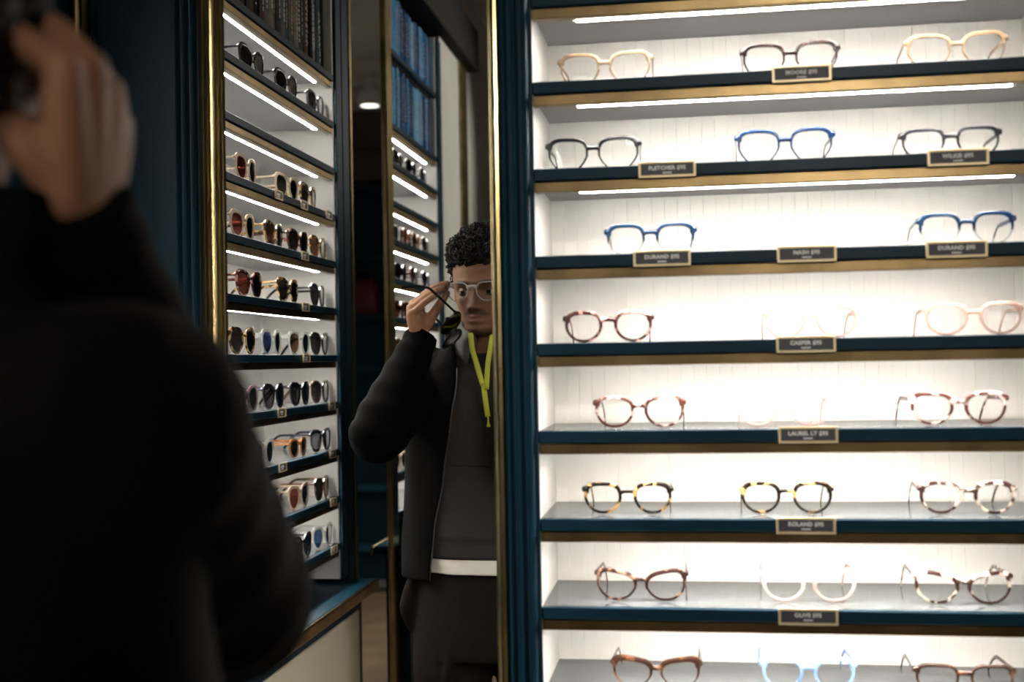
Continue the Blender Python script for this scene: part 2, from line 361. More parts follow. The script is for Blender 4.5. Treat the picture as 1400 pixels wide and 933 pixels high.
def glasses(name, style, frame, lens, temple=None):
    s = STYLES[style]; temple = temple or frame
    root = empty(name); N = 44; zc = s['b']+s['tr']+.0005
    wrap = lambda x: CURVE*x*x
    bm = bmesh.new(); out_half = s['gap']/2+2*s['tr']+2*s['a']
    for side in (-1, 1):
        inn, cx = lens_outline(s, side, N)
        rings = []
        for i in range(N):
            x, z = inn[i]; t = 2*math.pi*i/N
            tr = s['tr'] + s['brow']*max(0, math.sin(t))**2 + s['brow']*1.2*max(0, math.cos(t-.7))**6 + s['brow']*.8*max(0, math.cos(t-2.6))**6
            n = Vector((math.cos(t)*side, math.sin(t)))
            y = wrap(x); xo, zo = x+n.x*tr, z+n.y*tr; yo = wrap(xo); d = .0019
            rings.append([bm.verts.new(v) for v in ((x, y-d, z+zc), (x+n.x*tr*.2, y-d-.0004, z+n.y*tr*.2+zc), (xo-n.x*tr*.2, yo-d-.0003, zo-n.y*tr*.2+zc), (xo, yo-d+.0006, zo+zc), (xo, yo+d, zo+zc), (x, y+d, z+zc))])
        for i in range(N):
            A, B = rings[i], rings[(i+1) % N]
            for k in range(6): bm.faces.new((A[k], A[(k+1) % 6], B[(k+1) % 6], B[k]))
        # end piece
        ex = s['gap']/2+s['tr']+2*s['a']; ez = zc+s['b']*.66+s['cat']
        pts = [(side*(ex-.003), wrap(ex)-.0003, ez), (side*(ex+.003), wrap(ex)+.0003, ez+.0012), (side*(ex+.0065), wrap(ex)+.002, ez+.0014), (side*(ex+.0068), wrap(ex)+.006, ez+.001)]
        bm_tube(bm, pts, [(.0056, .0020), (.0050, .0022), (.0042, .0020), (.0032, .0018)], 8, flat=(0, 0, 1))
        lo, _ = lens_outline(s, side, N, .0004)
        cz = sum(z for _, z in lo)/N
        vs = [(cx, wrap(cx), cz+zc)]; fs = []
        for ring in (.5, 1.0):
            for x, z in lo:
                xx, zz = cx+(x-cx)*ring, cz+(z-cz)*ring; vs.append((xx, wrap(xx)-.0009*(1-ring**2), zz+zc))
        for i in range(N):
            j = (i+1) % N; fs.append((0, 1+i, 1+j)); fs.append((1+i, 1+N+i, 1+N+j, 1+j))
        meshobj('lens', vs, fs, lens, root, smooth=True)
        # temple
        hx, hy = ex+.0068, wrap(ex)+.006
        hy += .0004; L = .128; pts = []; rr = []
        zt = ez+.001; drop = zt-.0035
        for i in range(15):
            u = i/14; y = hy+L*u
            bend = 0 if u < .62 else ((u-.62)/.38)**1.6
            pts.append((side*(hx-.004*math.sin(u*math.pi)*.5-.006*u*u), y, zt-drop*bend-.002*u)); rr.append((.0026+.0006*math.sin(u*3)+.0012*bend*(1 if u < .98 else .6), .0011))
        tb = bmesh.new(); bm_tube(tb, pts, rr, 8, flat=(0, 0, 1)); bmobj('temple', tb, temple, root, auto=60)
    # bridge
    hb = s['gap']/2+s['tr']*.4; zb = zc+s['b']*.50
    pts = [(-hb-.0015, wrap(hb), zb-.001)] + [(hb*math.sin(t*math.pi/2), -.0004, zb+s['keyhole']*math.cos(t*math.pi/2)**.8) for t in [-.9+.18*i for i in range(11)]] + [(hb+.0015, wrap(hb), zb-.001)]
    bm_tube(bm, pts, [(.0034+.0020*(abs(i-6)/6)**2, .0021) for i in range(13)], 8, flat=(0, 0, 1))
    bmobj('front_frame', bm, frame, root, auto=50)
    return root
CLEAR = lens_mat('clear_lens', (.97, .975, .97))
BLK = acetate('black_acetate', (.008, .008, .010))
CHAMP = acetate('champagne_acetate', (.44, .31, .19), clear=.45)
ESP = acetate('espresso_acetate', (.012, .006, .006), (.05, .018, .014), thr=.6)
BLUE = acetate('blue_acetate', (.005, .026, .085), clear=.06)
GREY = acetate('charcoal_acetate', (.016, .016, .022))
FADE = acetate('blue_fade_acetate', (.004, .020, .058), fade=(.019, .028))
PINKT = acetate('rose_tortoise', (.045, .012, .012), (.52, .30, .25), thr=.58)
PINKC = acetate('clear_rose_acetate', (.70, .48, .42), clear=.60)
BEIGC = acetate('clear_beige_acetate', (.58, .40, .33), clear=.55)
PETAL = acetate('petal_tortoise', (.07, .02, .015), (.66, .54, .49), thr=.55)
BLUSH = acetate('pale_blush_acetate', (.86, .66, .60), clear=.45)
HONEY = acetate('honey_tortoise', (.012, .008, .006), (.50, .29, .10), thr=.56)
OYST = acetate('oyster_tortoise', (.035, .015, .012), (.60, .50, .42), thr=.55)
WALN = acetate('walnut_tortoise', (.03, .012, .010), (.36, .20, .14), thr=.60)
SKYC = acetate('clear_sky_acetate', (.30, .48, .80), clear=.35)
BROWN = acetate('dark_brown_acetate', (.028, .012, .008), (.12, .05, .025), thr=.58)
GY = 1.785
ROWS = [
 (0, [(-.118, 'big', CHAMP, 'clear champagne eyeglasses on the top shelf in the end by the pilaster'), (.1561, 'big', ESP, 'dark espresso eyeglasses above the top price label'), (.3916, 'big', CHAMP, 'clear champagne eyeglasses past the top price label')]),
 (1, [(-.1379, 'big', BLK, 'wide black eyeglasses beside the pilaster, second shelf'), (.1455, 'big', BLUE, 'bright blue eyeglasses between two price labels on the second shelf'), (.3795, 'rect', GREY, 'charcoal rectangular eyeglasses standing behind a price label')]),
 (2, [(-.0543, 'panto', FADE, 'blue to clear fade eyeglasses on the third shelf near the pilaster'), (.3987, 'panto', FADE, 'blue to clear fade eyeglasses on the third shelf away from the pilaster')]),
 (3, [(-.1202, 'round', PINKT, 'dark and rose tortoiseshell round eyeglasses on the fourth shelf'), (.1771, 'square', PINKC, 'faint clear rose eyeglasses above the fourth shelf price label'), (.4068, 'square', BEIGC, 'clear beige rose eyeglasses at the end of the fourth shelf')]),
 (4, [(-.0762, 'square', PETAL, 'petal white and brown tortoiseshell eyeglasses on the fifth shelf by the pilaster'), (.1349, 'square', BLUSH, 'nearly invisible pale blush eyeglasses on the fifth shelf'), (.3825, 'square', PETAL, 'petal white and brown tortoiseshell eyeglasses at the end of the fifth shelf')]),
 (5, [(-.0959, 'round', HONEY, 'honey and black tortoiseshell eyeglasses on the sixth shelf by the pilaster'), (.1371, 'round', HONEY, 'honey and black tortoiseshell eyeglasses above the sixth shelf price label'), (.3916, 'round', OYST, 'oyster white tortoiseshell round eyeglasses on the sixth shelf')]),
 (6, [(-.0784, 'cat', WALN, 'walnut tortoiseshell cat-eye eyeglasses on the seventh shelf by the pilaster'), (.1666, 'cat', BLUSH, 'pale blush cat-eye eyeglasses above the lowest price label'), (.3825, 'cat', OYST, 'oyster and brown tortoiseshell cat-eye eyeglasses on the seventh shelf')]),
 (7, [(-.0586, 'browl', BROWN, 'dark brown browline eyeglasses on the eighth shelf by the pilaster'), (.1634, 'square', SKYC, 'clear sky blue eyeglasses on the eighth shelf'), (.3815, 'rect', BROWN, 'dark brown rectangular eyeglasses on the eighth shelf')]),
]
PROTO = {}
def put_glasses(name, style, frame, lens, loc, rz, label, group, cat):
    key = (name, style, frame.name, lens.name)
    if key not in PROTO: PROTO[key] = o = glasses(name, style, frame, lens)
    else: o = copy_tree(PROTO[key])
    o.location = loc; o.rotation_euler = (0, 0, rz); tag(o, label, cat, group); return o
for k, row in ROWS:
    for x, st, fr, lab in row:
        put_glasses('eyeglasses', st, fr, CLEAR, (x, GY+random.uniform(-.004, .004), ZS(k)+.0005), R(random.uniform(-2, 2)), lab, 'eyeglasses in the lit white cabinet', 'glasses')

LT_DARK = lens_mat('dark_lens', (.014, .013, .014), 1.28); LT_BROWN = lens_mat('brown_lens', (.065, .032, .022), 1.28); LT_RED = lens_mat('rosewood_lens', (.080, .022, .018), 1.28)
LT_BLUE = lens_mat('blue_lens', (.015, .03, .07), 1.28); LT_GREY = lens_mat('grey_lens', (.085, .08, .09), 1.28)
CRMF = acetate('cream_acetate', (.70, .58, .44), clear=.2); GLDT = acetate('gold_tortoise', (.04, .02, .012), (.55, .36, .15), thr=.52)
CLRF = acetate('crystal_acetate', (.75, .75, .74), clear=.55); AMBF = acetate('amber_acetate', (.42, .19, .07), clear=.25); ROSF = acetate('lilac_acetate', (.45, .33, .38), clear=.4)
K = {'black': (BLK, LT_DARK, 'black'), 'cream': (CRMF, LT_RED, 'cream rimmed red lensed'), 'creamb': (CRMF, LT_DARK, 'cream rimmed dark lensed'), 'gold': (GLDT, LT_DARK, 'gold tortoiseshell'), 'rose': (PINKT, LT_RED, 'rose tortoiseshell red lensed'),
     'tort': (GLDT, LT_BROWN, 'tortoiseshell brown lensed'), 'clearb': (CLRF, LT_BLUE, 'crystal blue lensed'), 'clearbr': (CLRF, LT_BROWN, 'crystal brown lensed'), 'amber': (AMBF, LT_DARK, 'amber dark lensed'), 'lilac': (ROSF, LT_GREY, 'lilac grey lensed'), 'grey': (GREY, LT_GREY, 'charcoal grey lensed'), 'dtort': (BROWN, LT_DARK, 'dark tortoiseshell')}
ORD = ['first', 'second', 'third', 'fourth', 'fifth']
SHN = {-2: 'top', -1: 'second', 0: 'third', 1: 'fourth', 2: 'fifth', 3: 'sixth', 4: 'seventh', 5: 'eighth', 6: 'ninth', 7: 'tenth'}
A_ROWS = {-2: [(.425, 'black'), (.66, 'black'), (.895, 'black')],
 0: [(.50, 'gold'), (.665, 'creamb'), (.94, 'cream')],
 1: [(.420, 'tort'), (.588, 'dtort'), (.765, 'tort'), (.965, 'cream')],
 2: [(.43, 'black'), (.67, 'gold'), (.93, 'rose')],
 3: [(.418, 'black'), (.588, 'clearbr'), (.79, 'clearb'), (.975, 'gold')],
 4: [(.420, 'dtort'), (.590, 'black'), (.78, 'grey'), (.965, 'lilac')],
 5: [(.422, 'grey'), (.61, 'amber'), (.86, 'clearbr')],
 6: [(.420, 'dtort'), (.61, 'cream'), (.86, 'tort')],
 7: [(.418, 'clearb'), (.595, 'grey'), (.78, 'black')]}
B_ROWS = {-2: [(-.48, 'black'), (-.68, 'black'), (-.88, 'black')],
 0: [(-.47, 'clearb'), (-.60, 'rose'), (-.74, 'gold'), (-.90, 'dtort')],
 1: [(-.50, 'black'), (-.70, 'dtort'), (-.90, 'black')],
 2: [(-.47, 'rose'), (-.62, 'dtort'), (-.82, 'tort')],
 3: [(-.48, 'gold'), (-.68, 'black'), (-.88, 'tort')],
 4: [(-.48, 'lilac'), (-.68, 'clearbr'), (-.88, 'black')],
 5: [(-.44, 'clearb'), (-.62, 'cream'), (-.85, 'gold')],
 6: [(-.44, 'cream'), (-.62, 'clearbr'), (-.85, 'dtort')]}
for rows, cabn in ((A_ROWS, 'black books'), (B_ROWS, 'blue books')):
    for k, items in rows.items():
        items = sorted(items, key=lambda q: -q[0]) if cabn == 'blue books' else sorted(items)
        for i, (y, kk) in enumerate(items):
            f, l, d = K[kk]
            put_glasses('sunglasses', 'sun' if kk != 'amber' else 'round', f, l, (WX-.021, y, ZS(k)+.0005), R(90)+R(random.uniform(-4, 4)),
                        '%s sunglasses, %s from the narrow mirror, %s shelf under the %s' % (d, ORD[i], SHN[k], cabn), 'sunglasses under the '+cabn, 'sunglasses')

# ------------------------------------------------------------------ price labels
def text_mesh(s, size, width=None, ext=.0002):
    c = bpy.data.curves.new('t', 'FONT'); c.body = s; c.size = size; c.align_x = 'CENTER'; c.align_y = 'CENTER'; c.extrude = ext; c.offset = .00028; c.resolution_u = 2; c.space_character = 1.05
    o = bpy.data.objects.new('t', c); col.objects.link(o); dg = bpy.context.evaluated_depsgraph_get(); dg.update()
    me = bpy.data.meshes.new_from_object(o.evaluated_get(dg)); bpy.data.objects.remove(o); bpy.data.curves.remove(c); return me
def price_label(loc, rz, wid, hgt, txt, label, group):
    r = empty('price_label', loc, rz); tag(r, label, 'label', group)
    bm = bmesh.new(); t = .0034; d = .004 if wid > .05 else .003
    a, b = wid/2, hgt/2
    bm_box(bm, (-a, -d, -b), (a, 0, -b+t), .0005); bm_box(bm, (-a, -d, b-t), (a, 0, b), .0005)
    bm_box(bm, (-a, -d, -b+t), (-a+t, 0, b-t), .0003); bm_box(bm, (a-t, -d, -b+t), (a, 0, b-t), .0003)
    bmobj('frame', bm, BRASS_PALE, r)
    p = box('plate', (-a+t, -.0012, -b+t), (a-t, 0, b-t), SLATE, r)
    if txt:
        me = text_mesh(txt, .0080); me.materials.append(LETTER)
        o = bpy.data.objects.new('lettering', me); link(o, p); o.rotation_euler = (R(90), 0, 0); o.location = (0, -.0016, .0020)
        box('small_print', (-.0065, -.0018, -.0058), (.0065, -.0012, -.0040), LETTER, p)
    else:
        bm = bmesh.new()
        for q in range(5): bm_box(bm, (-.0105+q*.0043, -.0016, -.0006), (-.0070+q*.0043, -.0012, .0048))
        bm_box(bm, (-.007, -.0016, -.0052), (.007, -.0012, -.0022)); bmobj('lettering', bm, LETTER, p)
    return r
G1 = 'price labels on the eyeglass shelves'
for x, k, t, lab in ((.1664, 0, 'MOORE $95', 'brass framed price label on the top shelf below dark espresso eyeglasses'),
    (-.0267, 1, 'FLETCHER $95', 'brass framed price label beside the wide black eyeglasses'), (.3774, 1, 'WILKIE $95', 'brass framed price label below charcoal rectangular eyeglasses'),
    (-.0367, 2, 'DURAND $95', 'brass framed price label below blue fade eyeglasses near the pilaster'), (.168, 2, 'NASH $95', 'brass framed price label on the third shelf with no glasses above'),
    (.3724, 2, 'DURAND $95', 'brass framed price label below blue fade eyeglasses away from the pilaster'), (.1642, 3, 'CASPER $95', 'brass framed price label below the faint clear rose eyeglasses'),
    (.1644, 4, 'LAUREL LT $95', 'brass framed price label below the pale blush eyeglasses, fifth shelf'), (.1586, 5, 'ROLAND $95', 'brass framed price label below honey tortoiseshell eyeglasses'),
    (.1589, 6, 'OLIVE $95', 'brass framed price label below pale blush cat-eye eyeglasses')):
    price_label((x, FY-.0005, ZS(k)-.0085), 0, .0825, .0235, t, lab, G1)
def y_at(px):      # where a mirror-image column meets the side wall
    return {354: .80, 392: .613, 427: .405}[px]
for k, pxs in {0: (354, 392, 427), 1: (392,), 2: (392,), 3: (392,), 4: (354, 427), 5: (354, 427), 6: (427,), 7: (427,)}.items():
    for i, px in enumerate(pxs):
        price_label((WX+.0005, y_at(px), ZS(k)-.0085), R(90), .052, .022, None, 'small slate price label, %s shelf under the black books, %s the narrow mirror' % (SHN[k], {427: 'beside', 392: 'midway from', 354: 'far from'}[px]), 'price labels under the black books')

# ------------------------------------------------------------------ books
def book_mesh(T, H, D, c, pages):
    bm = bmesh.new()                       # local: spine at y=0 facing -y, thickness on x
    n = 5; prof = []
    for i in range(n+1):
        t = i/n; prof.append((T*t, -.004*math.sin(math.pi*t)*min(1, T/.03)))
    prof += [(T, D), (T-.0025, D), (T-.0025, .004), (.0025, .004), (.0025, D), (0, D)]
    a = [bm.verts.new((x, y, 0)) for x, y in prof]; b = [bm.verts.new((x, y, H)) for x, y in prof]
    N = len(prof)
    for i in range(N): bm.faces.new((a[i], a[(i+1) % N], b[(i+1) % N], b[i]))
    bmesh.ops.triangle_fill(bm, edges=[e for e in bm.edges if all(v in a for v in e.verts)], use_beauty=True)
    bmesh.ops.triangle_fill(bm, edges=[e for e in bm.edges if all(v in b for v in e.verts)], use_beauty=True)
    return bm
PAGES = mat('book_pages', (.62, .56, .44), .8); GILT = mat('book_gilt', (.55, .38, .18), .35, .6); SILV = mat('book_silver', (.62, .62, .60), .4)
def book(loc, rz, T, H, D, cm, ink, label, group):
    r = empty('book', loc, rz); tag(r, label, 'book', group)
    bmobj('cover', book_mesh(T, H, D, cm, PAGES), cm, r)
    box('pages', (.003, .0045, .004), (T-.003, D-.004, H-.004), PAGES, r)
    bm = bmesh.new(); z = H*random.uniform(.12, .3); top = H*random.uniform(.7, .93); xm = T*random.uniform(.4, .6); ww = T*random.uniform(.05, .13)
    yb = -.0043*min(1, T/.03)-.0004
    while z < top:
        l = random.uniform(.004, .012)
        bm_box(bm, (xm-ww*random.uniform(.6, 1), yb, z), (xm+ww*random.uniform(.6, 1), yb+.0015, z+l)); z += l+random.uniform(.002, .008)
    bmobj('spine_marks', bm, ink, r)
dk = [('charcoal', (.075, .075, .078)), ('black', (.025, .025, .027)), ('dark brown', (.12, .08, .055)), ('slate grey', (.15, .16, .165)), ('taupe grey', (.25, .22, .19)), ('dark teal', (.07, .11, .12))]
bl = [('navy blue', (.02, .06, .18)), ('steel blue', (.08, .25, .50)), ('bright sky blue', (.07, .40, .80)), ('denim blue', (.04, .15, .36)), ('pale blue', (.22, .45, .70)), ('slate blue', (.06, .13, .28))]
CNT = ['first', 'second', 'third', 'fourth', 'fifth', 'sixth', 'seventh', 'eighth', 'ninth', 'tenth', 'eleventh', 'twelfth', 'thirteenth', 'fourteenth', 'fifteenth', 'sixteenth', 'seventeenth', 'eighteenth', 'nineteenth', 'twentieth'] + ['twenty-'+w for w in ('first', 'second', 'third', 'fourth', 'fifth', 'sixth', 'seventh', 'eighth', 'ninth')] + ['thirtieth', 'thirty-first', 'thirty-second']
def fill_books(y0, y1, z, pal, where, hmax, end):
    plan = []; y = y0+.004
    while True:
        T = random.uniform(.017, .036)
        if y+T > y1-.004: break
        plan.append((y, T)); y += T+.0012
    for i, (y, T) in enumerate(plan):
        cn, c = random.choice(pal); cm = mat('book_'+cn.replace(' ', '_'), c, .85, spec=.04, noise=(30, .25, 3))
        nth = CNT[i] if end == 0 else CNT[len(plan)-1-i]
        book((WX-.022-random.uniform(0, .008), y, z+.0006), R(90), T, hmax-random.uniform(.002, .022), random.uniform(.15, .175), cm, random.choice([GILT, SILV, SILV]),
             '%s book, %s from the narrow mirror in %s' % (cn, nth, where), 'books in '+where)
fill_books(YA0, YA0+WA, ZS(-3), dk, 'the row of black books', .228, 0)
fill_books(YB0, YB0+WB, ZS(-3), bl, 'the lower row of blue books', .228, 1)
fill_books(YB0, YB0+WB, ZS(-3)+.25, bl, 'the upper row of blue books', .225, 1)

# ------------------------------------------------------------------ track lighting
tr = empty('light_track', (.6, -2.5, 2.92)); tag(tr, 'pale ceiling track holding round spotlights', 'light track')
rel(box('rail', (-.9, -2.52, 2.905), (2.3, -2.48, 2.935), mat('track_white', (.6, .58, .55), .5)), tr)
for x in (-.7, .6, 2.1): rel(box('rod', (x-.006, -2.506, 2.935), (x+.006, -2.494, CEILZ), MATS['track_white']), tr)
def lathe(bm, prof, seg=28):
    rings = [[bm.verts.new((r*math.cos(2*math.pi*k/seg), r*math.sin(2*math.pi*k/seg), z)) for k in range(seg)] for r, z in prof]
    for A, B in zip(rings, rings[1:]):
        for k in range(seg): bm.faces.new((A[k], A[(k+1) % seg], B[(k+1) % seg], B[k]))
    bm.faces.new(rings[0]); bm.faces.new(rings[-1][::-1])
LAMPW = mat('lamp_white', (.7, .69, .67), .45); LAMPE = emit('lamp_glow', (1, .95, .88), 2.2)
def spotlight(x, y, zb, label, power, aim, cone):
    r = empty('ceiling_spotlight', (x, y, zb)); tag(r, label, 'spotlight', 'spotlights on the ceiling track')
    bm = bmesh.new(); lathe(bm, [(.047, .0), (.062, -.004), (.066, .01), (.064, .055), (.045, .075), (.034, .078), (.034, .14), (.030, .145)]); bmobj('housing', bm, LAMPW, r, auto=40)
    bm = bmesh.new(); lathe(bm, [(.046, -.0045), (.046, -.0005)]); bmobj('glowing_lens', bm, LAMPE, r)
    ld = bpy.data.lights.new('spot_beam', 'SPOT'); ld.energy = power; ld.spot_size = R(cone); ld.spot_blend = .7; ld.color = (1, .9, .78); ld.shadow_soft_size = .045
    o = bpy.data.objects.new('spot_beam', ld); link(o, r); o.location = (0, 0, -.01)
    d = Vector(aim)-Vector((x, y, zb)); o.rotation_euler = d.to_track_quat('-Z', 'Y').to_euler()
for x, aim, cone, pw, lab in ((-.29, (-.35, -2.55, 0), 85, 1.1, 'white round spotlight on the track near the plaster pier'),
        (.15, (-.36, .70, 1.62), 13, .9, 'white round spotlight on the track, second from the plaster pier'),
        (.70, (.40, 1.73, 1.90), 27, 1.4, 'white round spotlight on the track, third from the plaster pier'),
        (1.4, (-.98, -.92, 2.25), 40, 1.5, 'white round spotlight on the track, second from the dark wall'),
        (2.0, (-.98, .70, 2.36), 19, 1.4, 'added white round spotlight on the track end, lighting the black books')):  # last lamp is an added one, put in to brighten the black books
    spotlight(x, -2.5, 2.80, lab, SPOT_POWER*pw, aim, cone)

# ------------------------------------------------------------------ navy shelving and bag at the back of the shop
sv = empty('wall_shelving', (.3, -4.0, 0)); tag(sv, 'tall navy shelving against the rear wall', 'shelving')
rel(box('back_panel', (-.7, -3.995, .05), (1.3, -3.98, 2.6), NAVY), sv)
for x in (-.7, .3-.015, 1.27): rel(box('side_panel', (x, -3.98, .0), (x+.03, -3.7, 2.6), NAVY, bev=.002), sv)
for z in (.3, .68, 1.06, 1.42, 1.76, 2.13, 2.57): rel(box('shelf', (-.7, -3.98, z-.025), (1.3, -3.69, z), NAVY, bev=.002), sv)
tag(box('trim_14', (-.75, -3.998, 2.60), (1.35, -3.68, 2.80), mat('brown_cornice', (.06, .045, .04), .6), bev=.004), 'dark brown cornice above the navy shelving', 'trim', kind='structure')
bg = empty('leather_bag', (.14, -3.84, 1.7605)); tag(bg, 'dark red leather bag on the navy shelving', 'bag')
RED = mat('red_leather', (.12, .025, .018), .45, bump=(60, .3))
bm = bmesh.new(); rings = []
for z, a, b in ((0, .105, .05), (.01, .115, .058), (.1, .118, .06), (.18, .10, .045), (.225, .085, .02), (.23, .08, .012)):
    rings.append([(a*math.copysign(abs(math.cos(t))**.6, math.cos(t)), b*math.copysign(abs(math.sin(t))**.7, math.sin(t)), z) for t in [2*math.pi*i/24 for i in range(24)]])
loft(bm, rings); bmobj('body', bm, RED, bg, auto=50)
bm = bmesh.new(); bm_tube(bm, [(.06*math.cos(t), .0, .222+.07*math.sin(t)) for t in [math.pi*i/12 for i in range(13)]], .006, 8); bmobj('handle', bm, RED, bg, smooth=True)

# ------------------------------------------------------------------ the man at the mirror
person = empty('person', (-.485, .63, 0)); tag(person, 'man in black jacket and dark hoodie adjusting glasses at the mirror', 'person')
SKIN = mat('skin', (.20, .105, .068), .55, spec=.2)
nt = SKIN.node_tree; b = nt.nodes['Principled BSDF']; at = nt.nodes.new('ShaderNodeAttribute'); at.attribute_name = 'tone'
nt.links.new(at.outputs['Color'], b.inputs['Base Color'])
b.inputs['Subsurface Weight'].default_value = .08; b.inputs['Subsurface Radius'].default_value = (.006, .003, .002)
HC = Vector((-.486, .662, 1.6215)); HY = R(8)
Hm = Matrix.Translation(HC) @ Matrix.Rotation(HY, 4, 'Z') @ Matrix.Rotation(R(-3), 4, 'X')
def interp(tab, z):
    if z <= tab[0][0]: return tab[0][1]
    for (z0, v0), (z1, v1) in zip(tab, tab[1:]):
        if z <= z1:
            t = (z-z0)/(z1-z0); t = t*t*(3-2*t)*.5+t*.5; return v0+(v1-v0)*t
    return tab[-1][1]
HWID = [(-.105, .020), (-.10, .030), (-.088, .043), (-.065, .0555), (-.035, .064), (0, .070), (.03, .0735), (.06, .073), (.09, .063), (.112, .045), (.128, .022), (.133, .006)]
HFRO = [(-.105, .066), (-.10, .078), (-.09, .083), (-.065, .083), (-.045, .084), (-.02, .086), (0, .085), (.02, .091), (.05, .089), (.08, .074), (.11, .042), (.128, .012), (.133, -.01)]
HBAC = [(-.105, .01), (-.10, -.005), (-.08, -.03), (-.05, -.06), (-.03, -.078), (0, -.092), (.04, -.10), (.08, -.09), (.11, -.062), (.128, -.03), (.133, -.015)]
g = lambda x, z, cx, cz, sx, sz: math.exp(-((x-cx)/sx)**2-((z-cz)/sz)**2)
def head_pt(z, th):
    wv, f, bk = interp(HWID, z), interp(HFRO, z), interp(HBAC, z)
    c, s = math.cos(th), math.sin(th); yc = .35*f+.65*bk if z < -.06 else 0.
    if z < -.06: yc = yc*min(1, (-.06-z)/.03)
    x = wv*math.copysign(abs(s)**.88, s)
    y = yc + ((f-yc)*abs(c)**.85 if c > 0 else (bk-yc)*abs(c)**.9)
    if c > 0:
        ax = abs(x); d = 0
        if -.05 < z < .012:
            t = min(1, max(0, (.008-z)/.046)); h = .004+.019*t**1.2; sg = .0065+.0055*t
            fall = 1 if z > -.040 else max(0, 1-(-.040-z)/.008)
            d += h*math.exp(-(x/sg)**2)*fall*min(1, (.012-z)/.01)
        d += .010*g(ax, z, .0135, -.0405, .0065, .006)
        d += -.011*g(ax, z, .032, -.001, .015, .0095)
        d += .0045*g(ax, z, .028, .019, .02, .007) + .004*g(ax, z, .046, -.022, .015, .014)
        d += .0065*math.exp(-(x/.0185)**2-((z+.0605)/.0038)**2) + .008*math.exp(-(x/.017)**2-((z+.0715)/.0045)**2)
        d += -.0035*math.exp(-(x/.022)**2-((z+.0662)/.0018)**2) - .002*math.exp(-(x/.015)**2-((z+.080)/.004)**2)
        d += .006*math.exp(-(x/.015)**2-((z+.092)/.008)**2)
        y += d
    return Vector((x, y, z))
bm = bmesh.new()
zs = [-.105+.238*i/110 for i in range(111)]; TH = [2*math.pi*j/120 for j in range(120)]
loft(bm, [[Hm @ head_pt(z, t) for t in TH] for z in zs])
# ears
for s in (-1, 1):
    ring = []
    for (yy, zz, r) in ((-.004, -.028, .006), (.004, -.012, .008), (-.002, .006, .011), (-.006, .020, .010)):
        ring.append((Hm @ Vector((s*.071, yy, zz)), r))
    limb(bm, [p for p, r in ring], [r for p, r in ring], 10, 4)
# neck, trunk, legs (mostly under clothes)
HB = lambda x, y, z: Hm @ Vector((x, y, z))
limb(bm, [HB(0, -.012, -.04), HB(0, -.02, -.10), (-.485, .630, 1.46), (-.485, .630, 1.40)], [.056, .054, .056, .062], 20)
limb(bm, [(-.485, .64, 1.40), (-.485, .63, 1.25), (-.485, .63, 1.08), (-.485, .63, .98)], [.085, .105, .10, .105], 20)
limb(bm, [(-.64, .63, 1.405), (-.485, .635, 1.425), (-.33, .63, 1.405)], [.05, .055, .05], 16)
for s in (-1, 1):
    limb(bm, [(-.485+s*.085, .63, .95), (-.485+s*.095, .635, .72), (-.485+s*.10, .64, .50), (-.485+s*.105, .625, .30), (-.485+s*.105, .61, .09)], [.085, .075, .052, .05, .036], 16)
SH = {1: (-.315, .62, 1.415), -1: (-.655, .62, 1.415)}
EL = {1: Vector((-.356, .86, 1.285)), -1: Vector((-.690, .905, 1.300))}
WR = {1: Vector((-.384, .705, 1.545)), -1: Vector((-.618, .798, 1.506))}
for s in (1, -1):
    limb(bm, [SH[s], EL[s]], [.045, .038], 14, 8)
    limb(bm, [EL[s], EL[s].lerp(WR[s], .35), WR[s]], [.036, .038, .026], 14, 6)
# hands: palm as a flattened block of overlapping limbs, five separate fingers
def hand(wr, mcps, chains, thumb, rad):
    palm_c = sum((Vector(p) for p in mcps), Vector())/4
    for i, p in enumerate(mcps):
        p = Vector(p); q = wr.lerp(p, .12) + (p-palm_c)*.30
        limb(bm, [wr+(p-palm_c)*.22, q, p.lerp(q, .45)+(p-palm_c)*.05, p], [.0175, .0180, .0160, .0122], 14, 6)
    for p, ch, r in zip(mcps, chains, rad):
        limb(bm, [p]+ch, [r*1.12, r*1.02, r*.93, r*.80][:len(ch)+1], 12, 6)
    limb(bm, thumb, [.0155, .0128, .0108, .0085], 12, 6)
# his right hand, nearest the camera: fingers hooked over the glasses by the ear, thumb below
hand(WR[1], [(-.372, .668, 1.632), (-.367, .690, 1.637), (-.367, .711, 1.627), (-.371, .730, 1.610)],
     [[(-.409, .672, 1.656), (-.424, .700, 1.650), (-.420, .722, 1.640)], [(-.399, .703, 1.668), (-.414, .735, 1.660), (-.414, .757, 1.645)],
      [(-.393, .735, 1.655), (-.409, .763, 1.645), (-.413, .781, 1.630)], [(-.386, .758, 1.632), (-.400, .778, 1.622), (-.408, .790, 1.610)]],
     [(-.383, .690, 1.562), (-.400, .668, 1.588), (-.417, .684, 1.608), (-.419, .712, 1.622)], [.0098, .0100, .0094, .0084])
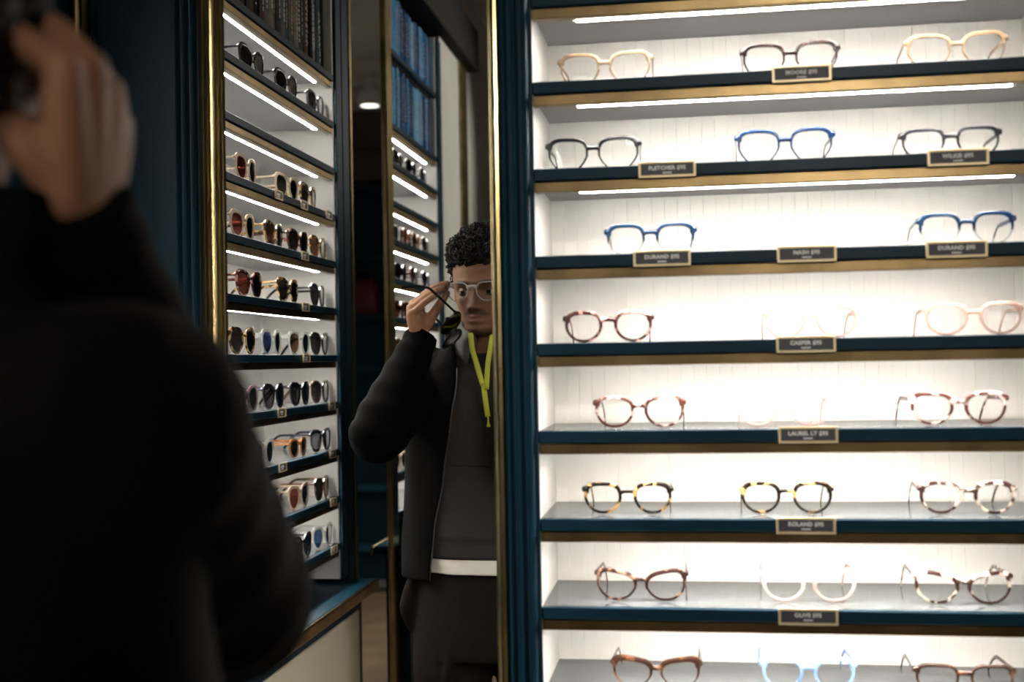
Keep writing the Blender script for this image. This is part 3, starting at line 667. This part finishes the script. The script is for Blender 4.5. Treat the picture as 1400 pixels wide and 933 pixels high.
# his left hand: straight fingers pinching the hinge
LS = Vector((-.007, -.034, .001))
sh_ = lambda L: [tuple(Vector(p)+LS) for p in L]
hand(WR[-1], sh_([(-.622, .806, 1.588), (-.627, .828, 1.585), (-.628, .849, 1.575), (-.624, .868, 1.560)]),
     [sh_(c_) for c_ in [[(-.592, .796, 1.612), (-.572, .788, 1.624), (-.556, .782, 1.631)], [(-.592, .818, 1.615), (-.569, .808, 1.628), (-.552, .800, 1.634)],
      [(-.594, .842, 1.602), (-.573, .832, 1.615), (-.558, .824, 1.622)], [(-.597, .862, 1.584), (-.582, .856, 1.596), (-.572, .851, 1.603)]]],
     sh_([(-.606, .815, 1.530), (-.588, .797, 1.562), (-.572, .786, 1.590), (-.558, .778, 1.612)]), [.0094, .0096, .0090, .0080])
body = evaluated('body', bm, [('REMESH', dict(mode='VOXEL', voxel_size=.0026, use_smooth_shade=True)), ('SMOOTH', dict(factor=.5, iterations=2))], SKIN)
me = body.data; Hi = Hm.inverted(); ca = me.color_attributes.new('tone', 'FLOAT_COLOR', 'POINT')
base_c = Vector((.26, .128, .074)); beard_c = Vector((.035, .022, .017)); lip_c = Vector((.20, .085, .065)); brow_c = Vector((.018, .012, .010)); hair_c = Vector((.02, .015, .012))
cols = []
for v in me.vertices:
    p = Hi @ v.co; c = base_c*(1+.10*mnoise.noise(v.co*45)); c = c*(.68 if (abs(p.x) < .085 and p.length < .17) else 1.12)  # head darkened, hands lightened: the cabinet light on the hands is put into the colour
    if p.length < .17 and p.y > .0:
        x, z = abs(p.x), p.z
        lip = math.exp(-(x/.021)**4-((z+.0665)/.0085)**4) if p.y > .07 else 0
        must = math.exp(-((x-.012)/.020)**4-((z+.0535+.10*max(0, x-.01))/.0045)**4)
        goat = math.exp(-(x/.022)**4-((z+.096)/.012)**4) + .55*math.exp(-((x-.050)/.016)**4-((z+.085)/.02)**4)
        brow = math.exp(-((x-.031)/.0185)**4-((z-.0205-.12*(x-.03 if x < .03 else .0)+.10*max(0, x-.036))/.0052)**4) if p.y > .05 else 0
        c = c.lerp(lip_c, min(1, lip)*.8); c = c.lerp(beard_c, min(.85, must*.85+goat*.6)); c = c.lerp(brow_c, min(1, brow*1.1))
    if p.length < .2 and abs(p.x) < interp(HWID, p.z)+.0035 and p.z > .045-(.06 if p.y < .03 else 0) and (p.y < .045 or p.z > .066): c = hair_c.copy()
    cols += [*c, 1]
ca.data.foreach_set('color', cols)
rel(body, person)
# eyes
EYEW = mat('eye_white', (.34, .31, .28), .25); IRIS = mat('eye_iris', (.018, .009, .006), .12)
for s in (-1, 1):
    c = Hm @ Vector((s*.032, .0680, -.0015)); bm = bmesh.new(); bmesh.ops.create_uvsphere(bm, u_segments=20, v_segments=14, radius=.0118); bmesh.ops.translate(bm, verts=bm.verts, vec=c)
    e = rel(bmobj('eyeball', bm, EYEW, None, smooth=True), person)
    bm = bmesh.new(); bmesh.ops.create_uvsphere(bm, u_segments=16, v_segments=12, radius=.0068)
    d = (Hm.to_3x3() @ Vector((0, 1, -.08))).normalized(); bmesh.ops.translate(bm, verts=bm.verts, vec=c+d*.0072)
    o = bmobj('iris', bm, IRIS, None, smooth=True); o.parent = e; 
    for lid in (1, -1):
        bm = bmesh.new(); bmesh.ops.create_uvsphere(bm, u_segments=22, v_segments=24, radius=.0133)
        bmesh.ops.delete(bm, geom=[v for v in bm.verts if v.co.z*lid < .0006], context='VERTS')
        bmesh.ops.rotate(bm, verts=bm.verts, cent=(0, 0, 0), matrix=(Hm.to_3x3().to_4x4() @ Matrix.Rotation(R(6 if lid > 0 else -16), 4, 'X'))); bmesh.ops.translate(bm, verts=bm.verts, vec=c)
        rel(bmobj('eyelid', bm, mat('eyelid_skin', (.12, .056, .034), .5), None, smooth=True), person)
# hair: short cap with curls standing off it
HAIR = mat('black_hair', (.006, .0052, .005), .45, spec=.25)
bm = bmesh.new(); rnd = random.Random(3)
cap = []
def hair_h(z, th):      # thickness of the hair at a place on the scalp, 0 = none
    c = math.cos(th); line = (.060 if c > .25 else (.060-.075*min(1, (.25-c)/.35))) + .004*math.sin(th*17)+.003*math.sin(th*41)
    if z < line: return 0
    return min(1, (z-line)/.012)*(.009+.023*min(1, max(0, (z-.03)/.05)))
zz = [-.03+.163*i/36 for i in range(37)]
rings = []
for z in zz:
    r = []
    for t in [2*math.pi*j/60 for j in range(60)]:
        p = head_pt(z, t); h = hair_h(z, t); n = Vector((p.x, p.y, max(0, z)*1.1)).normalized(); r.append(Hm @ (p + n*(h*.62 if h else -.006)))
    rings.append(r)
loft(bm, rings)
for i in range(3000):
    z = rnd.uniform(-.02, .133)**1.0; t = rnd.uniform(0, 2*math.pi)
    h = hair_h(z, t)
    if h < .008: continue
    p = head_pt(z, t); n = Vector((p.x, p.y, max(0, z)*1.1)).normalized()
    q = Hm @ (p + n*h*rnd.uniform(.5, 1.08))
    a = Vector((rnd.gauss(0, 1), rnd.gauss(0, 1), rnd.gauss(0, 1))).normalized(); b2 = a.orthogonal().normalized(); c2 = a.cross(b2)
    r = rnd.uniform(.0045, .0080)
    pts = [q + (b2*math.cos(u)+c2*math.sin(u))*r + a*(u-4)*.0009 for u in [k*.95 for k in range(9)]]
    bm_tube(bm, pts, .0015, 4, cap=False)
rel(bmobj('hair', bm, HAIR, None, smooth=True), person)

# clothes
CX, CY = -.485, .63
JACK = mat('black_jacket_cloth', (.0011, .0011, .0012), .9, spec=.05, bump=(160, .25), sheen=.0)
HOOD = mat('dark_heather_fleece', (.024, .0205, .0195), .9, spec=.15, noise=(900, .5, 2), bump=(400, .3))
HOODG = mat('grey_hood_fleece', (.11, .106, .104), .9, spec=.15, noise=(700, .3, 2))
TSH = mat('off_white_cotton', (.56, .53, .47), .85); TROU = mat('brown_sweatpants_cloth', (.0085, .0062, .0056), .95, spec=.05, noise=(800, .4, 2))
JA = [(.93, .222), (1.0, .222), (1.1, .216), (1.25, .214), (1.34, .205), (1.40, .190), (1.435, .165), (1.465, .125), (1.49, .102), (1.565, .100)]
JB = [(.93, .142), (1.0, .142), (1.1, .140), (1.25, .138), (1.34, .130), (1.40, .112), (1.435, .098), (1.465, .096), (1.49, .100), (1.565, .102)]
EDGE = [(.93, .125), (1.05, .112), (1.18, .085), (1.30, .068), (1.40, .055), (1.46, .060), (1.50, .075), (1.565, .092)]
bm = bmesh.new(); zl = [.93+.63*i/46 for i in range(47)]; rings = []
for z in zl:
    a, bb = interp(JA, z), interp(JB, z); e = interp(EDGE, z); cy = CY+.015*max(0, (z-1.40)/.1)
    t0 = math.asin(min(.95, e/a)); r = []
    for j in range(61):
        t = t0+(2*math.pi-2*t0)*j/60; x = a*math.sin(t); y = bb*math.cos(t)
        wv = 1+.012*math.sin(9*t+z*14)+.015*mnoise.noise(Vector((x*9, y*9, z*7)))
        r.append((CX+math.copysign(abs(x/a)**.9, x)*a*wv, cy+math.copysign(abs(y/bb)**.9, y)*bb*wv, z))
    rings.append(r)
vr = loft(bm, rings, caps=False, closed=False)
th = .009
bmesh.ops.recalc_face_normals(bm, faces=bm.faces); bmesh.ops.solidify(bm, geom=list(bm.faces), thickness=th)
def sleeve(s):
    A, B, C = Vector(SH[s]), EL[s], WR[s]
    pts = [A+(Vector((CX, CY, 1.40))-A)*.25, A, A.lerp(B, .4), A.lerp(B, .8)+(B-C)*.06, B+(B-(A+C)*.5)*.05, B.lerp(C, .25)+(B-A)*.03, B.lerp(C, .6), C.lerp(B, .10), C+(C-B).normalized()*.010]
    rad = [.070, .072, .068, .066, .064, .061, .050, .041, .038]
    P, Rr = capsule_path(pts, rad, 8)
    for i in range(len(Rr)):
        Rr[i] *= 1+.035*math.sin(i*1.15+s)+.04*mnoise.noise(P[i]*22)
    P, Rr = P[:-3], Rr[:-3]
    bm_tube(bm, P, Rr, 22)
for s in (1, -1): sleeve(s)
bmesh.ops.recalc_face_normals(bm, faces=bm.faces)
jk = evaluated('jacket', bm, [('REMESH', dict(mode='VOXEL', voxel_size=.0042, use_smooth_shade=True)), ('SMOOTH', dict(factor=.5, iterations=4))], JACK); rel(jk, person)
# zip along the jacket's open edge
ZIPM = mat('zip_grey', (.045, .045, .045), .4, .5)
for s in (-1, 1):
    bm = bmesh.new(); pts = []
    for i in range(24):
        z = .935+.50*i/23; a, bb, e = interp(JA, z), interp(JB, z), interp(EDGE, z); t0 = math.asin(min(.95, e/a))
        pts.append((CX+s*(abs(math.sin(t0))**.9*a-.002), CY+abs(math.cos(t0))**.9*bb+.004, z))
    bm_tube(bm, pts, .0016, 6); o = bmobj('zipper', bm, ZIPM, None, smooth=True); o.parent = jk
# hoodie
def shell(name, z0, z1, da, db, mt, n=30, fy=.0, wrinkle=.012, extra=None):
    bm = bmesh.new(); rings = []
    for i in range(n):
        z = z0+(z1-z0)*i/(n-1); a, bb = interp(JA, z)-da, interp(JB, z)-db; cy = CY+.015*max(0, (z-1.40)/.1)
        r = []
        for j in range(56):
            t = 2*math.pi*j/56; x, y = math.sin(t), math.cos(t)
            wv = 1+wrinkle*mnoise.noise(Vector((x*3, y*3, z*12)))
            ex = extra(x, y, z) if extra else 0
            r.append((CX+a*wv*math.copysign(abs(x)**.9, x), cy+(bb*wv+ex)*math.copysign(abs(y)**.9, y), z))
        rings.append(r)
    loft(bm, rings); return rel(bmobj(name, bm, mt, None, smooth=True), person)
pocket = lambda x, y, z: .005 if (y > .3 and 1.03 < z < 1.205 and abs(x) < .75) else 0
hd = shell('hoodie', .985, 1.47, .022, .013, HOOD, 60, wrinkle=.02, extra=pocket)
bm = bmesh.new(); pts = []
for i in range(21):
    x = -.75+1.5*i/20; z = 1.206; a, bb = interp(JA, z)-.022, interp(JB, z)-.013
    pts.append((CX+a*math.copysign(abs(x)**.9, x), CY+(bb+.0035)*math.sqrt(1-x*x)**.9, z))
bm_tube(bm, pts, .0022, 6); o = bmobj('pocket_seam', bm, mat('seam_thread', (.006, .005, .005), .9), None, smooth=True); o.parent = hd
# raised hood collar round the neck
bm = bmesh.new(); pts = []; rr = []
for i in range(29):
    t = R(22)+(2*math.pi-R(44))*i/28; c = math.cos(t)
    pts.append((CX+.074*math.sin(t), .645+.078*c, 1.500+.022*(1-c)*.5-.020*max(0, c))); rr.append((.040+.012*(1-c)*.5, .019))
P2 = pts; bm_tube(bm, P2, rr, 12, flat=(0, 0, 1)); o = bmobj('hood', bm, HOODG, None, smooth=True); rel(o, person)
# drawstrings, joined below
YEL = mat('lime_yellow_webbing', (.42, .44, .025), .6)
def strap(name, pts, wd):
    bm = bmesh.new(); P, _ = capsule_path(pts, [.004]*len(pts), 5); P = P[3:-3]; bm_tube(bm, P, [(wd, .0022)]*len(P), 10, flat=(1, 0, 0)); o = bmobj(name, bm, YEL, None, smooth=True); o.parent = hd; return o
fy = .776
strap('drawstring', [(-.507, .756, 1.517), (-.501, .772, 1.48), (-.490, fy+.004, 1.445), (-.476, fy+.005, 1.395)], .0062)
strap('drawstring', [(-.456, .756, 1.512), (-.458, .772, 1.48), (-.463, fy+.004, 1.445), (-.467, fy+.009, 1.385)], .0060)
strap('lanyard_tail', [(-.474, fy+.005, 1.397), (-.470, fy+.006, 1.36), (-.465, fy+.006, 1.322)], .0062)
bm = bmesh.new(); bm_tube(bm, [(-.465, fy+.006, 1.323), (-.4645, fy+.006, 1.310), (-.464, fy+.006, 1.302), (-.464, fy+.006, 1.298)], [.0016, .0018, .0045, .004], 10); o = bmobj('lanyard_clip', bm, YEL, None, smooth=True); o.parent = hd
shell('tee_shirt', .950, 1.005, .032, .0145, TSH, 16, wrinkle=.012, extra=lambda x, y, z: (.0025*math.sin(x*14+z*60)+.002)*max(0, min(1, (.990-z)/.02)))
bm = bmesh.new()
rings = []
for z, a, bb in ((1.0, .172, .115), (.95, .182, .122), (.88, .190, .126), (.80, .194, .128), (.74, .192, .125)):
    rings.append([(CX+a*math.copysign(abs(math.sin(t))**.85, math.sin(t)), CY+bb*math.copysign(abs(math.cos(t))**.9, math.cos(t)), z) for t in [2*math.pi*j/48 for j in range(48)]])
loft(bm, rings)
for s in (-1, 1):
    limb(bm, [(CX+s*.098, CY, .84), (CX+s*.102, CY+.005, .70), (CX+s*.108, CY+.008, .48), (CX+s*.11, CY-.004, .28), (CX+s*.11, CY-.015, .10)], [.100, .099, .078, .072, .058], 22, 8)
    limb(bm, [(CX+s*.07, CY+.112, .86), (CX+s*.09, CY+.108, .74), (CX+s*.12, CY+.09, .62)], [.008, .012, .006], 8)
    limb(bm, [(CX+s*.186, CY+.06, .93), (CX+s*.205, CY+.045, .86), (CX+s*.200, CY+.02, .80)], [.014, .020, .012], 10)
tro = evaluated('trousers', bm, [('REMESH', dict(mode='VOXEL', voxel_size=.006, use_smooth_shade=True)), ('SMOOTH', dict(factor=.5, iterations=4))], TROU); rel(tro, person)
SHOE = mat('black_shoe', (.012, .012, .012), .5); SOLE = mat('shoe_sole', (.5, .5, .48), .6)
for s in (-1, 1):
    sx = CX+s*.115
    bm = bmesh.new(); rings = []
    for y, a, h in ((-.07, .025, .06), (-.055, .036, .085), (0, .040, .10), (.06, .042, .085), (.12, .047, .062), (.17, .044, .05), (.20, .028, .035), (.208, .012, .025)):
        rings.append([(sx+a*math.cos(t), CY+y-.01, .022+max(0, h*math.sin(t))) for t in [math.pi*2*j/20 for j in range(20)]])
    loft(bm, rings); sh = rel(bmobj('shoe', bm, SHOE, None, smooth=True), person)
    prof = [(sx+.046*math.sin(t)*(1 if math.cos(t) > -.2 else .85), CY+.058+.155*math.cos(t)) for t in [2*math.pi*j/28 for j in range(28)]]
    o = extrude_profile('sole', prof, 0.001, .0225, SOLE, smooth=40); o.parent = sh
# sunglasses dangling from his hand and the clear pair on his nose
wg = glasses('eyeglasses', 'wire', acetate('crystal_clear_acetate', (.50, .48, .46), clear=.5), CLEAR)
tag(wg, 'crystal clear eyeglasses worn by the man at the mirror', 'glasses')
wg.matrix_world = Hm @ Matrix.Translation((0, .1035, -.025)) @ Matrix.Rotation(math.pi, 4, 'Z')
dg_ = glasses('sunglasses', 'sun', acetate('gloss_black_acetate', (.008, .008, .009)), lens_mat('darkest_lens', (.004, .004, .005)))
tag(dg_, 'black sunglasses dangling from the raised hand of the man', 'sunglasses')
yl = Vector((-.70, -.20, .68)).normalized(); xl = Vector((.22, .92, .36)); xl = (xl-yl*xl.dot(yl)).normalized(); zl_ = xl.cross(yl)
M3 = Matrix((xl, yl, zl_)).transposed().to_4x4(); M3.translation = (-.562, .822, 1.500)
dg_.matrix_world = M3
